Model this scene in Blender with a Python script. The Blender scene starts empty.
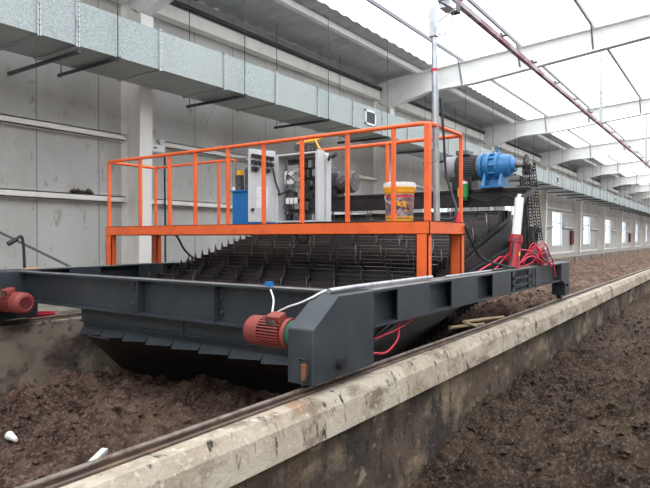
import bpy, math, random
from mathutils import Vector, Matrix, noise
random.seed(7)
C = bpy.context.scene.collection
H = 2.2                      # eye height above the channel floor; all z below are given relative to the eye
PI = math.pi

# ------------------------------------------------------------------ materials
def new_mat(name):
    m = bpy.data.materials.new(name); m.use_nodes = True
    nt = m.node_tree; nt.nodes.clear()
    out = nt.nodes.new('ShaderNodeOutputMaterial')
    return m, nt, out
def N(nt, t, **kw):
    n = nt.nodes.new(t)
    for k, v in kw.items():
        if k in n.inputs: n.inputs[k].default_value = v
        else: setattr(n, k, v)
    return n
def coords(nt, scale=(1,1,1)):
    g = N(nt, 'ShaderNodeNewGeometry')
    mp = N(nt, 'ShaderNodeMapping'); mp.inputs['Scale'].default_value = scale
    nt.links.new(g.outputs['Position'], mp.inputs['Vector'])
    return mp.outputs['Vector']
def noise_mask(nt, vec, scale, lo, hi, detail=6, rough=.6):
    n = N(nt, 'ShaderNodeTexNoise', Scale=scale, Detail=detail, Roughness=rough)
    nt.links.new(vec, n.inputs['Vector'])
    r = N(nt, 'ShaderNodeMapRange'); r.inputs['From Min'].default_value = lo; r.inputs['From Max'].default_value = hi
    nt.links.new(n.outputs['Fac'], r.inputs['Value'])
    return r.outputs['Result']
def mixc(nt, fac, a, b):
    m = N(nt, 'ShaderNodeMix', data_type='RGBA')
    for s, v in ((6, a), (7, b)):
        if isinstance(v, tuple): m.inputs[s].default_value = (*v, 1)
        else: nt.links.new(v, m.inputs[s])
    if isinstance(fac, (int, float)): m.inputs[0].default_value = fac
    else: nt.links.new(fac, m.inputs[0])
    return m.outputs[2]
def surf(name, base, layers=(), rough=.5, metal=0, bump=None, spec=.5):
    """layers: (colour, scale, lo, hi, stretch) noise-masked dirt layers"""
    m, nt, out = new_mat(name)
    p = N(nt, 'ShaderNodeBsdfPrincipled'); p.inputs['Roughness'].default_value = rough
    p.inputs['Metallic'].default_value = metal; p.inputs['Specular IOR Level'].default_value = spec
    col = base
    for (c, sc, lo, hi, st) in layers:
        col = mixc(nt, noise_mask(nt, coords(nt, st), sc, lo, hi), col, c)
    if isinstance(col, tuple): p.inputs['Base Color'].default_value = (*col, 1)
    else: nt.links.new(col, p.inputs['Base Color'])
    if bump:
        sc, strength, dist = bump
        n = N(nt, 'ShaderNodeTexNoise', Scale=sc, Detail=8, Roughness=.65)
        nt.links.new(coords(nt), n.inputs['Vector'])
        b = N(nt, 'ShaderNodeBump', Strength=strength, Distance=dist)
        nt.links.new(n.outputs['Fac'], b.inputs['Height']); nt.links.new(b.outputs['Normal'], p.inputs['Normal'])
    nt.links.new(p.outputs[0], out.inputs[0])
    return m
I = (1,1,1)
M = {}
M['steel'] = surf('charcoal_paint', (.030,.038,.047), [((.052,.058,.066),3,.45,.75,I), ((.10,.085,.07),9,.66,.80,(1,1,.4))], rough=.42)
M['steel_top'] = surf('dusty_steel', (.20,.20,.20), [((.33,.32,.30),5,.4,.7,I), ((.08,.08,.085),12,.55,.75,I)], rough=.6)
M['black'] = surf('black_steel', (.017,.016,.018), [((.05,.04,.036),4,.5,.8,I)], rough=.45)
M['slat'] = surf('worn_slat_steel', (.014,.012,.013), [((.048,.032,.026),1.6,.45,.75,I), ((.14,.09,.065),14,.60,.8,I)], rough=.42, metal=.15)
M['edge'] = surf('polished_edge_steel', (.24,.20,.18), [((.12,.09,.075),10,.45,.65,I)], rough=.4, metal=.5)
M['orange'] = surf('orange_paint', (.88,.145,.035), [((.60,.10,.03),4,.5,.8,I), ((.25,.09,.05),18,.66,.78,I)], rough=.38)
M['red'] = surf('red_motor_paint', (.27,.050,.042), [((.18,.05,.04),8,.5,.75,I), ((.30,.16,.14),22,.62,.8,I)], rough=.5)
M['red_cyl'] = surf('red_cylinder_paint', (.38,.022,.035), [((.22,.03,.03),9,.55,.8,I)], rough=.35)
M['redhose'] = surf('red_hose_rubber', (.62,.02,.055), rough=.4)
M['blue'] = surf('blue_motor_paint', (.035,.20,.44), [((.02,.10,.24),9,.5,.8,I)], rough=.35)
M['tankblue'] = surf('blue_tank_paint', (.012,.17,.47), rough=.4)
M['navy'] = surf('dark_blue_paint', (.012,.030,.08), rough=.4)
M['green'] = surf('green_plastic', (.03,.24,.06), rough=.35)
M['greenflange'] = surf('green_flange_paint', (.02,.13,.09), rough=.45)
M['white'] = surf('white_plastic', (.80,.80,.79), rough=.35)
M['whitesteel'] = surf('white_painted_steel', (.80,.77,.73), [((.60,.56,.52),1.6,.48,.8,(1,1,.4)), ((.20,.16,.13),16,.70,.80,I)], rough=.5)
M['galvpipe'] = surf('galvanised_pipe', (.50,.52,.54), [((.32,.33,.35),8,.5,.7,I)], rough=.32, metal=.7)
M['cabinet'] = surf('pale_grey_enamel', (.62,.64,.65), [((.48,.49,.50),3,.5,.8,I)], rough=.4)
M['component'] = surf('dark_component', (.06,.055,.058), [((.24,.20,.19),30,.52,.62,I)], rough=.5)
M['greymotor'] = surf('dark_grey_motor', (.10,.105,.11), [((.18,.18,.18),9,.5,.8,I)], rough=.45)
M['lightmotor'] = surf('light_grey_motor', (.28,.28,.29), rough=.45)
M['yellow'] = surf('yellow_plastic', (.90,.42,.012), rough=.35)
M['maroon'] = surf('dark_maroon_paint', (.13,.02,.028), rough=.45)
M['rubber'] = surf('black_rubber', (.02,.02,.023), rough=.55)
M['wood'] = surf('bare_wood', (.62,.48,.30), [((.42,.28,.15),6,.5,.75,(1,6,6))], rough=.7)
M['woodhandle'] = surf('brown_wood_handle', (.42,.22,.10), rough=.5)
M['rail'] = surf('rusty_rail_steel', (.10,.070,.055), [((.20,.13,.09),6,.45,.7,I), ((.035,.028,.025),4,.55,.75,I)], rough=.6, metal=.2)
M['railtop'] = surf('worn_rail_head', (.26,.22,.19), [((.13,.09,.07),9,.45,.65,I)], rough=.45, metal=.4)
M['rust'] = surf('rust', (.22,.085,.04), rough=.75)
M['paper'] = surf('paper', (.83,.82,.84), [((.60,.55,.62),30,.55,.62,(1,1,3))], rough=.7)
M['purlin'] = surf('white_purlin', (.80,.80,.78), [((.66,.65,.63),2,.5,.8,I)], rough=.5)
M['purlindark'] = surf('grey_purlin', (.22,.22,.25), rough=.5)
M['pipepink'] = surf('maroon_rail_cover', (.24,.06,.09), [((.40,.34,.37),2.5,.45,.6,I)], rough=.45)
M['darkpipe'] = surf('dark_pipe', (.05,.05,.055), rough=.5)
M['roof'] = surf('grey_roof_sheet', (.50,.51,.53), [((.40,.41,.43),1.2,.45,.7,I)], rough=.5, metal=.2)
M['bucketlabel'] = None

def concrete(name, base, dark, warm, darkamt=(.45,.62), low=None):
    return surf(name, base, [(warm,1.3,.42,.68,I), (dark,2.3,darkamt[0],darkamt[1],(1,.8,1.4)), ((.07,.055,.045),11,.60,.72,(1,1,.6)), ((.30,.14,.07),.9,.66,.74,I)],
                rough=.85, bump=(14,.5,.03))
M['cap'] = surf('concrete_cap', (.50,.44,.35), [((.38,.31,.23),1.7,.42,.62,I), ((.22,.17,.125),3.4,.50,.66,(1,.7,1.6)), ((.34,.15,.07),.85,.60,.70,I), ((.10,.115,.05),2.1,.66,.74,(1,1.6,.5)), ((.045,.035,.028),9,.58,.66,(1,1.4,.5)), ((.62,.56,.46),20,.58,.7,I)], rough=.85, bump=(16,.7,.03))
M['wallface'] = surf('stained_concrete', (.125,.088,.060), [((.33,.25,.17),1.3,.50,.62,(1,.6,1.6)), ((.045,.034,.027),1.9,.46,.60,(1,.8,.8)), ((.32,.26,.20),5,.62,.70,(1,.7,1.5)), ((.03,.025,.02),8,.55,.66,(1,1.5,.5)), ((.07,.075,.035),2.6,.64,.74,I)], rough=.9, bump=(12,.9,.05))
M['leftconc'] = surf('damp_concrete', (.27,.225,.175), [((.16,.12,.09),1.2,.44,.62,I), ((.065,.048,.038),2.0,.50,.62,(1,.7,1)), ((.04,.03,.025),8,.58,.68,I)], rough=.85, bump=(12,.6,.03))
M['floor'] = concrete('concrete_floor', (.34,.32,.28), (.2,.18,.15), (.3,.27,.22))
def compost(name, a, b, c, light):
    m, nt, out = new_mat(name)
    p = N(nt, 'ShaderNodeBsdfPrincipled', Roughness=.95); p.inputs['Specular IOR Level'].default_value = .15
    v = coords(nt)
    col = mixc(nt, noise_mask(nt, v, 1.1, .38, .64), a, b)
    col = mixc(nt, noise_mask(nt, v, 5.5, .42, .66), col, c)
    col = mixc(nt, noise_mask(nt, v, 26, .50, .72, 8, .8), col, light)
    n = N(nt, 'ShaderNodeTexNoise', Scale=13, Detail=12, Roughness=.75); nt.links.new(v, n.inputs['Vector'])
    bp = N(nt, 'ShaderNodeBump', Strength=1, Distance=.10)
    nt.links.new(n.outputs['Fac'], bp.inputs['Height']); nt.links.new(bp.outputs['Normal'], p.inputs['Normal'])
    nt.links.new(col, p.inputs['Base Color']); nt.links.new(p.outputs[0], out.inputs[0])
    return m
M['compost'] = compost('left_compost', (.095,.055,.040), (.31,.195,.145), (.05,.03,.023), (.55,.40,.31))
M['compost2'] = compost('right_compost', (.062,.042,.032), (.13,.088,.060), (.030,.021,.018), (.36,.28,.20))

def galvanised():
    m, nt, out = new_mat('galvanised_sheet')
    p = N(nt, 'ShaderNodeBsdfPrincipled', Roughness=.5, Metallic=.35)
    v = coords(nt)
    vo = N(nt, 'ShaderNodeTexVoronoi', Scale=55); nt.links.new(v, vo.inputs['Vector'])
    sep = N(nt, 'ShaderNodeSeparateColor'); nt.links.new(vo.outputs['Color'], sep.inputs[0])
    c1 = mixc(nt, sep.outputs[0], (.27,.31,.31), (.43,.48,.47))
    c2 = mixc(nt, noise_mask(nt, coords(nt, (1,1,.25)), 1.4, .45, .68), c1, (.38,.41,.39))
    c3 = mixc(nt, noise_mask(nt, v, 11, .68, .76), c2, (.20,.21,.21))
    nt.links.new(c3, p.inputs['Base Color']); nt.links.new(p.outputs[0], out.inputs[0])
    return m
M['galv'] = galvanised()
def wallpanel():
    m, nt, out = new_mat('wall_sandwich_panel')
    p = N(nt, 'ShaderNodeBsdfPrincipled', Roughness=.55)
    v = coords(nt)
    sep = N(nt, 'ShaderNodeSeparateXYZ'); nt.links.new(v, sep.inputs[0])
    # seam every 1.24 m along the hall
    a = N(nt, 'ShaderNodeMath', operation='ADD'); nt.links.new(sep.outputs['Y'], a.inputs[0]); a.inputs[1].default_value = 100*1.24-5.56
    d = N(nt, 'ShaderNodeMath', operation='PINGPONG'); nt.links.new(a.outputs[0], d.inputs[0]); d.inputs[1].default_value = .62
    l = N(nt, 'ShaderNodeMath', operation='LESS_THAN'); nt.links.new(d.outputs[0], l.inputs[0]); l.inputs[1].default_value = .010
    col = mixc(nt, noise_mask(nt, coords(nt, (1,1,.5)), .7, .40, .66), (.50,.495,.475), (.40,.385,.36))
    col = mixc(nt, noise_mask(nt, coords(nt, (1,1.6,1)), 3.1, .60, .74), col, (.27,.24,.215))
    col = mixc(nt, noise_mask(nt, v, 15, .69, .75), col, (.13,.10,.09))
    col = mixc(nt, l.outputs[0], col, (.20,.19,.18))
    nt.links.new(col, p.inputs['Base Color']); nt.links.new(p.outputs[0], out.inputs[0])
    return m
M['wall'] = wallpanel()
def skylight():
    m, nt, out = new_mat('translucent_roof_sheet')
    t = N(nt, 'ShaderNodeBsdfTransparent'); t.inputs[0].default_value = (.93,.95,.97,1)
    s = N(nt, 'ShaderNodeBsdfTranslucent'); s.inputs[0].default_value = (.9,.93,.96,1)
    mx = N(nt, 'ShaderNodeMixShader'); mx.inputs[0].default_value = .25
    nt.links.new(t.outputs[0], mx.inputs[1]); nt.links.new(s.outputs[0], mx.inputs[2]); nt.links.new(mx.outputs[0], out.inputs[0])
    return m
M['skylight'] = skylight()
def glass():
    m, nt, out = new_mat('window_glass')
    t = N(nt, 'ShaderNodeBsdfTransparent'); t.inputs[0].default_value = (.80,.84,.90,1)
    s = N(nt, 'ShaderNodeBsdfGlossy', Roughness=.1)
    mx = N(nt, 'ShaderNodeMixShader'); mx.inputs[0].default_value = .08
    nt.links.new(t.outputs[0], mx.inputs[1]); nt.links.new(s.outputs[0], mx.inputs[2]); nt.links.new(mx.outputs[0], out.inputs[0])
    return m
M['glass'] = glass()
M['bucketlabel'] = surf('bucket_label_print', (.17,.14,.17), [((.42,.38,.42),9,.50,.60,(1,1,.5)), ((.05,.03,.04),14,.52,.6,I), ((.85,.30,.03),19,.56,.60,I)], rough=.4)
M['redband'] = surf('red_band_print', (.62,.04,.07), rough=.4)

# ------------------------------------------------------------------ mesh builder
class B:
    def __init__(s): s.v = []; s.f = []; s.m = []; s.sm = []
    def add(s, vs, fs, mi=0, smooth=False):
        o = len(s.v); s.v += [Vector(p) for p in vs]
        for f in fs: s.f.append([i+o for i in f]); s.m.append(mi); s.sm.append(smooth)
        return s
    def box(s, x0, x1, y0, y1, z0, z1, mi=0):
        vs = [(x0,y0,z0),(x1,y0,z0),(x1,y1,z0),(x0,y1,z0),(x0,y0,z1),(x1,y0,z1),(x1,y1,z1),(x0,y1,z1)]
        return s.add(vs, [(0,3,2,1),(4,5,6,7),(0,1,5,4),(1,2,6,5),(2,3,7,6),(3,0,4,7)], mi)
    def obox(s, c, ax, ay, az, mi=0):
        c, ax, ay, az = map(Vector, (c, ax, ay, az))
        vs = [c+ax*i+ay*j+az*k for k in (-1,1) for i, j in ((-1,-1),(1,-1),(1,1),(-1,1))]
        return s.add(vs, [(0,3,2,1),(4,5,6,7),(0,1,5,4),(1,2,6,5),(2,3,7,6),(3,0,4,7)], mi)
    def bar(s, p0, p1, w, h, up=(0,0,1), mi=0):
        p0, p1, up = Vector(p0), Vector(p1), Vector(up)
        a = (p1-p0); b = a.cross(up)
        if b.length < 1e-6: b = a.cross(Vector((1,0,0)))
        b.normalize(); u = b.cross(a).normalized()
        return s.obox((p0+p1)/2, a/2, b*w/2, u*h/2, mi)
    def prism(s, poly, axis, a, b, mi=0):
        """poly of 2-D points in the two remaining axes, extruded along axis"""
        n = len(poly); vs = []
        for t in (a, b):
            for (p, q) in poly:
                vs.append({'x':(t,p,q),'y':(p,t,q),'z':(p,q,t)}[axis])
        fs = [list(range(n))[::-1], list(range(n, 2*n))] + [(i,(i+1)%n,(i+1)%n+n,i+n) for i in range(n)]
        return s.add(vs, fs, mi)
    def cyl(s, p0, p1, r0, r1=None, seg=20, mi=0, smooth=True, caps=True):
        if r1 is None: r1 = r0
        return s.tube([p0, p1], [r0, r1], seg, mi, smooth, caps)
    def tube(s, pts, r, seg=10, mi=0, smooth=True, caps=True):
        pts = [Vector(p) for p in pts]; n = len(pts)
        rs = r if isinstance(r, (list, tuple)) else [r]*n
        t0 = (pts[1]-pts[0]).normalized()
        u = t0.cross(Vector((0,0,1)));
        if u.length < 1e-4: u = t0.cross(Vector((0,1,0)))
        u.normalize(); vs = []
        for i in range(n):
            t = (pts[min(i+1,n-1)]-pts[max(i-1,0)])
            if t.length < 1e-9: t = t0
            t.normalize(); u = (u - t*u.dot(t)).normalized(); w = t.cross(u)
            for k in range(seg):
                a = 2*PI*k/seg; vs.append(pts[i]+(u*math.cos(a)+w*math.sin(a))*rs[i])
        fs = [(i*seg+k, i*seg+(k+1)%seg, (i+1)*seg+(k+1)%seg, (i+1)*seg+k) for i in range(n-1) for k in range(seg)]
        s.add(vs, fs, mi, smooth)
        if caps:
            s.add(vs[:seg], [list(range(seg))[::-1]], mi); s.add(vs[-seg:], [list(range(seg))], mi)
        return s
    def lathe(s, c, axis, prof, seg=28, smooth=True):
        """prof: (distance along axis, radius, material) steps"""
        c = Vector(c); a = Vector(axis).normalized()
        for (d0, r0, mi), (d1, r1, _) in zip(prof[:-1], prof[1:]):
            s.tube([c+a*d0, c+a*(d1 if abs(d1-d0) > 1e-5 else d0+1e-4)], [max(r0,1e-4), max(r1,1e-4)], seg, mi, smooth, False)
        return s
    def build(s, name, mats, parent=None, bevel=0, seg=1, origin=None):
        org = Vector(origin) if origin is not None else (parent['_o'] if parent is not None and '_o' in parent else None)
        if org is None: org = Vector((0,0,0)) if parent is None else Vector(parent['_o'])
        org = Vector(org)
        me = bpy.data.meshes.new(name)
        me.from_pydata([tuple(p-org) for p in s.v], [], s.f)
        for m in (mats if isinstance(mats, (list, tuple)) else [mats]): me.materials.append(M[m] if isinstance(m, str) else m)
        for p, mi, sm in zip(me.polygons, s.m, s.sm): p.material_index = mi; p.use_smooth = sm
        me.update()
        o = bpy.data.objects.new(name, me); C.objects.link(o)
        if bevel:
            md = o.modifiers.new('Bevel', 'BEVEL'); md.width = bevel; md.segments = seg; md.limit_method = 'ANGLE'; md.angle_limit = .6
        if parent is not None:
            o.parent = parent; o['_o'] = tuple(org)
            if '_root' not in parent: pass
        else:
            o.location = org + Vector((0,0,H)); o['_o'] = tuple(org)
        return o
def thing(name, label, cat, loc, group=None):
    o = bpy.data.objects.new(name, None); C.objects.link(o); o.empty_display_size = .2
    o.location = Vector(loc)+Vector((0,0,H)); o['_o'] = tuple(loc)
    o['label'] = label; o['category'] = cat
    if group: o['group'] = group
    return o
def tag(o, label, cat, group=None, kind=None):
    if label: o['label'] = label
    if cat: o['category'] = cat
    if group: o['group'] = group
    if kind: o['kind'] = kind
    return o
def struct(o): o['kind'] = 'structure'; return o
def bez(pts, n=8):
    """Catmull-Rom through points"""
    P = [Vector(p) for p in pts]; P = [P[0]*2-P[1]] + P + [P[-1]*2-P[-2]]; out = []
    for i in range(1, len(P)-2):
        for k in range(n):
            t = k/n; a, b, c, d = P[i-1:i+3]
            out.append(.5*((2*b)+(c-a)*t+(2*a-5*b+4*c-d)*t*t+(3*b-a-3*c+d)*t**3))
    out.append(P[-2]); return out

SN, CS = math.sin(math.radians(35)), math.cos(math.radians(35))
def Y_on_X(px, X):                 # where a wall running along the hall at X is met by the sight line of photo column px
    t = (px-325)/583; return -X*(CS+SN*t)/(SN-CS*t)
def at_Y(px, py, Y):               # a point on a plane across the hall
    t = (px-325)/583; d = Y/(CS+SN*t); return Vector((d*(CS*t-SN), Y, (238-py)/583*d))
def at_X(px, py, X):
    t = (px-325)/583; d = -X/(SN-CS*t); return Vector((X, d*(CS+SN*t), (238-py)/583*d))

# ------------------------------------------------------------------ building shell
XW = -10.15; YE = 113.0; YS = -14.0
COLS = [7.45+10.1*k for k in range(11)]
def ztop(X): return 5.44+.071*(min(X,-X)+8.0)          # top of the roof beams
# left wall with window openings
b = B(); WZ0, WZ1 = -.56, 1.83
wins = []
for k in range(1, 10):
    y = COLS[k]+.15; wins.append((y+3.5, y+6.3))
ys = YS
for (a, c) in wins:
    b.box(XW-.1, XW, ys, a, -1.15, 5.45); b.box(XW-.1, XW, a, c, -1.15, WZ0); b.box(XW-.1, XW, a, c, WZ1, 5.45); ys = c
b.box(XW-.1, XW, ys, YE, -1.15, 5.45)
struct(b.build('wall_left', 'wall'))
struct(B().box(10.15, 10.25, YS, YE, -1.15, 5.45).build('wall_right', 'wall'))
struct(B().box(XW-.1, 10.25, YE, YE+.1, -2.4, 6.6).build('wall_far', 'wall'))
struct(B().box(XW-.1, 10.25, YS-.1, YS, -2.4, 6.6).build('wall_near', 'wall'))
for i, (a, c) in enumerate(wins):
    f = B(); x0, x1 = XW-.03, XW+.05; t = .07
    f.box(x0,x1,a,a+t,WZ0,WZ1); f.box(x0,x1,c-t,c,WZ0,WZ1); f.box(x0,x1,a+t,c-t,WZ0,WZ0+t); f.box(x0,x1,a+t,c-t,WZ1-t,WZ1)
    y1 = a+(c-a)*.48; y2 = a+(c-a)*.72
    f.box(x0,x1,y1-.03,y1+.03,WZ0+t,WZ1-t); f.box(x0,x1,y2-.03,y2+.03,WZ0+t,WZ1-t); f.box(x0,x1,a+t,c-t,1.02,1.09)
    w = struct(f.build(f'window_{i+1}', 'white', origin=(XW, (a+c)/2, WZ0)))
    B().box(XW-.012, XW-.002, a+t, c-t, WZ0+t, WZ1-t).build('pane', 'glass', w)
# girts, base trim, eave beam, gutter pipe per bay
n = 1
def tr(bb, mat, bevel=0):
    global n
    o = struct(bb.build(f'trim_{n}', mat, bevel=bevel)); n += 1; return o
bounds = [-2.65]+COLS
for i in range(len(bounds)-1):
    y0, y1 = bounds[i]+.16, bounds[i+1]-.16
    for z in (.70, 1.94):
        g = B(); 
        segs = [(y0, y1)]
        if i >= 2 and i-2 < len(wins):
            a, c = wins[i-2]
            segs = [(y0, a-.02), (c+.02, y1)] if z < WZ1 else segs
        for (p, q) in segs: g.box(XW, XW+.16, p, q, z, z+.02).box(XW+.145, XW+.16, p, q, z, z+.13).box(XW, XW+.16, p, q, z+.11, z+.13)
        tr(g, 'whitesteel')
    tr(B().box(XW+.02, XW+.26, y0, y1, 4.70, 4.72).box(XW+.25, XW+.27, y0, y1, 4.70, 4.98).box(XW+.02,XW+.26,y0,y1,4.96,4.98), 'whitesteel')
    tr(B().box(XW, XW+.06, y0, y1, -1.12, -.98), 'whitesteel')
tr(B().cyl((XW+.22, -10, 5.10), (XW+.22, 108, 5.10), .055, seg=12), 'darkpipe')
# floor between wall and channel, channel bottom
struct(B().box(XW-.1, -7.85, YS, YE, -1.35, -1.13).build('floor', 'floor'))
struct(B().box(-8.0, 10.25, YS, YE, -3.0, -2.85).build('channel_floor', 'floor'))
# channel walls
L = B().prism([(-7.85,-2.85),(-7.55,-2.85),(-7.55,-1.12),(-7.85,-1.12)], 'y', YS, YE)
struct(L.build('channel_wall_left', 'leftconc', bevel=.015))
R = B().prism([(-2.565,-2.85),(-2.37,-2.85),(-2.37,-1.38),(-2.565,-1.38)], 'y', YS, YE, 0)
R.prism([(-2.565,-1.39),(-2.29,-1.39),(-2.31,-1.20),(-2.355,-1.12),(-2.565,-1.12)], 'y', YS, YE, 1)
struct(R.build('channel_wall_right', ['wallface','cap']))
# rails on the channel walls
def rail(X, label):
    t = thing('crane_rail', label, 'rail', (X, 0, -1.12))
    B().box(X-.02,X+.022,YS,YE,-1.12,-1.108).box(X-.007,X+.007,YS,YE,-1.108,-1.088).build('rail_web','rail',t)
    B().box(X-.015,X+.015,YS,YE,-1.088,-1.07).build('rail_head','railtop',t,bevel=.004)
    B().box(X-.05,X-.024,YS,YE,-1.12,-1.088).box(X+.026,X+.042,YS,YE,-1.12,-1.10).build('edge_strip','rail',t,bevel=.006)
rail(-2.51, 'rusty steel rail on top of the near concrete channel wall under the machine')
rail(-7.68, 'rusty steel rail on the far left channel wall behind the red dish')
# steel columns
ordn = ['nearest','second','third','fourth','fifth','sixth','seventh','eighth','ninth','tenth','eleventh']
def column(i, y):
    t = thing('steel_column', (f'white steel wall column rising behind the left end of the orange platform' if i == 0 else
              f'white steel column on the window wall, {ordn[i]} one counted from the front'), 'column', (XW, y, -1.12))
    f0, f1 = -9.62, -9.52
    B().add([(f0,y-.15,-1.12),(f0,y+.15,-1.12),(f0+.02,y+.15,-1.12),(f0+.02,y-.15,-1.12),(f1,y-.15,4.40),(f1,y+.15,4.40),(f1+.02,y+.15,4.40),(f1+.02,y-.15,4.40)],
            [(0,1,2,3),(7,6,5,4),(0,4,5,1),(1,5,6,2),(2,6,7,3),(3,7,4,0)]).build('front_flange','whitesteel',t)
    B().box(XW,XW+.02,y-.15,y+.15,-1.12,5.2).build('back_flange','whitesteel',t)
    B().prism([(XW+.02,-1.12),(f0,-1.12),(f1,4.38),(XW+.02,4.66)],'y',y-.008,y+.008).build('web','whitesteel',t)
    B().box(XW,f0+.06,y-.19,y+.19,-1.12,-1.09).build('base_plate','whitesteel',t)
for i, y in enumerate(COLS): column(i, y)
# roof beams (portal rafters), tapered, with fly braces
PUR = [-8.55,-7.0,-5.2,-3.2,-1.4,1.4,3.2,5.2,7.0,8.55]
def beam(i, y):
    t = thing('roof_beam', f'white steel roof beam across the hall, {ordn[i]} one counted from the front' if i else
              'white steel roof beam nearest the camera, just above the frame over the first column', 'roof beam', (XW, y, 4.4))
    bot = [(-9.6,4.42),(-8.1,4.76),(-6.6,4.80),(-1.8,5.30),(0,5.40)]; bot = bot + [(-x,z) for x, z in bot[-2::-1]]
    top = [(-10.1,ztop(-10.1)),(0,ztop(0)),(10.1,ztop(10.1))]
    B().prism([(-10.1,4.72)]+bot+[(10.1,4.72)]+top[::-1],'y',y-.008,y+.008).build('web','purlin',t)
    f = B()
    for (a,za),(c,zc) in zip(top[:-1],top[1:]): f.bar((a,y,za),(c,y,zc),.24,.02)
    f.build('top_flange','purlin',t)
    f = B()
    for (a,za),(c,zc) in zip(bot[:-1],bot[1:]): f.bar((a,y,za),(c,y,zc),.24,.02)
    f.build('bottom_flange','purlin',t)
    for x in PUR[1:5]:
        zb = ztop(x)-(.72 if x < -6 else .60)
        B().bar((x,y-.40,ztop(x)+.05),(x,y-.06,zb+.03),.05,.05).build('fly_brace','galvpipe',t)
for i, y in enumerate(COLS): beam(i, y)
# purlins
lab = {-8.55:'white purlin under the solid grey roof strip beside the skylight', -7.0:'thin purlin crossing the skylight, nearest to the solid roof strip',
       -5.2:'thin skylight purlin left of the maroon conductor rail', -3.2:'thin skylight purlin running just above the maroon conductor rail',-1.4:'thin skylight purlin farthest right in the photo'}
for x in PUR[:5]:
    z = ztop(x)
    w = .14 if x == -8.55 else .055
    B_ = B().box(x-w/2, x+w/2, YS, YE, z+.01, z+.16 if w > .1 else z+.10)
    tag(B_.build('roof_purlin', 'purlin' if w > .1 else 'purlindark', origin=(x,0,z)), lab[x], 'purlin')
# roof: corrugated solid strips at the eaves, translucent sheet between
def corr(x0, x1, name):
    bb = B(); y = YS; st = .125; k = 0; vs = []
    ny = int((YE-YS)/st)
    for j in range(ny+1):
        yy = YS+j*st; dz = .03 if (j % 4) in (0,1) else 0
        for x in (x0, x1): vs.append((x, yy, ztop(x)+.17+dz)); 
        for x in (x1, x0): vs.append((x, yy, ztop(x)+.19+dz))
    fs = []
    for j in range(ny):
        a = j*4
        fs += [(a,a+1,a+5,a+4),(a+1,a+2,a+6,a+5),(a+2,a+3,a+7,a+6),(a+3,a,a+4,a+7)]
    return struct(bb.add(vs, fs).build(name, 'roof'))
corr(XW-.15, -8.08, 'ceiling')
corr(8.08, 10.3, 'ceiling_right')
def slab(xa, xb, nm):
    return struct(B().add([(xa,YS,ztop(xa)+.24),(xb,YS,ztop(xb)+.24),(xb,YE,ztop(xb)+.24),(xa,YE,ztop(xa)+.24)],[(0,1,2,3)]).build(nm,'skylight'))
slab(-8.2, 0, 'ceiling_skylight'); slab(0, 8.2, 'ceiling_skylight_right')

# ------------------------------------------------------------------ air duct
XF, XB, ZB, ZT = -8.13, -9.28, 2.91, 3.58
t = thing('air_duct', 'long galvanised rectangular air duct running along the left wall', 'duct', (-8.7, 40, 2.86))
B().box(XB, XF, -8, 104, ZB, ZT).build('duct_body', 'galv', t)
fl = [4.49]+[5.09+1.555*k for k in range(-5, 62)]
fl.sort()
for y in fl:
    f = B(); e = .025
    for d in (-.028, .006): 
        f.box(XB-e,XF+e,y+d,y+d+.022,ZB-e,ZB+.002).box(XB-e,XF+e,y+d,y+d+.022,ZT-.002,ZT+e).box(XF-.002,XF+e,y+d,y+d+.022,ZB,ZT).box(XB-e,XB+.002,y+d,y+d+.022,ZB,ZT)
    if y < 22:
        for k in range(9): f.cyl((XF+.026,y-.02,ZB+.06+k*.075),(XF+.026,y+.02,ZB+.06+k*.075),.012,seg=6)
    f.build('flange', 'galvpipe', t)
for (y, hw) in ((13.75,.28),(34.4,.30),(54,.3)):
    g = B(); z = 3.27; h = .20
    g.box(XF,XF+.03,y-hw,y-hw+.05,z-h,z+h).box(XF,XF+.03,y+hw-.05,y+hw,z-h,z+h).box(XF,XF+.03,y-hw,y+hw,z-h,z-h+.05).box(XF,XF+.03,y-hw,y+hw,z+h-.05,z+h)
    o = g.build('air_grille','white',t)
    s_ = B()
    for k in range(7): s_.obox((XF+.012,y,z-.13+k*.043),(.012,0,.008),(0,hw-.05,0),(-.002,0,.003))
    s_.build('grille_slats','darkpipe',o)
# hangers
def hanger(y, label, group=None, zr=None):
    t = thing('duct_hanger', label, 'hanger', (-8.9, y, ZB-.03), group)
    B().box(-9.75, XF+.12, y-.03, y+.03, ZB-.035, ZB-.028).box(-9.75, XF+.12, y-.03, y-.024, ZB-.09, ZB-.035).build('support_bar','darkpipe',t)
    B().cyl((XF+.07,y,ZB-.10),(XF+.07,y,ztop(XF)+.18),.009,seg=6).build('rod','darkpipe',t)
    B().cyl((-9.68,y,ZB-.10),(-9.68,y,ztop(-9.68)+.18),.009,seg=6).build('rod','darkpipe',t)
hl = ['angle bar hanger under the duct just left of the nearest column','angle bar hanger under the duct above the control cabinet door','angle bar hanger under the duct above the open control cabinet','angle bar hanger under the duct directly left of its nearest white grille']
for k in range(30):
    y = 5.75+2.95*k
    if k < 4: hanger(y, hl[k])
    else: hanger(y, 'thin steel hanger under the far stretch of the air duct beyond its nearest grille', 'hangers under the far duct')
tag(B().bar((XW,5.08,2.80),(-8.05,5.08,2.80),.05,.05).build('wall_bracket','darkpipe',origin=(XW,5.08,2.8)), 'dark steel arm reaching from left wall to the duct underside at top left', 'bracket')

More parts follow.
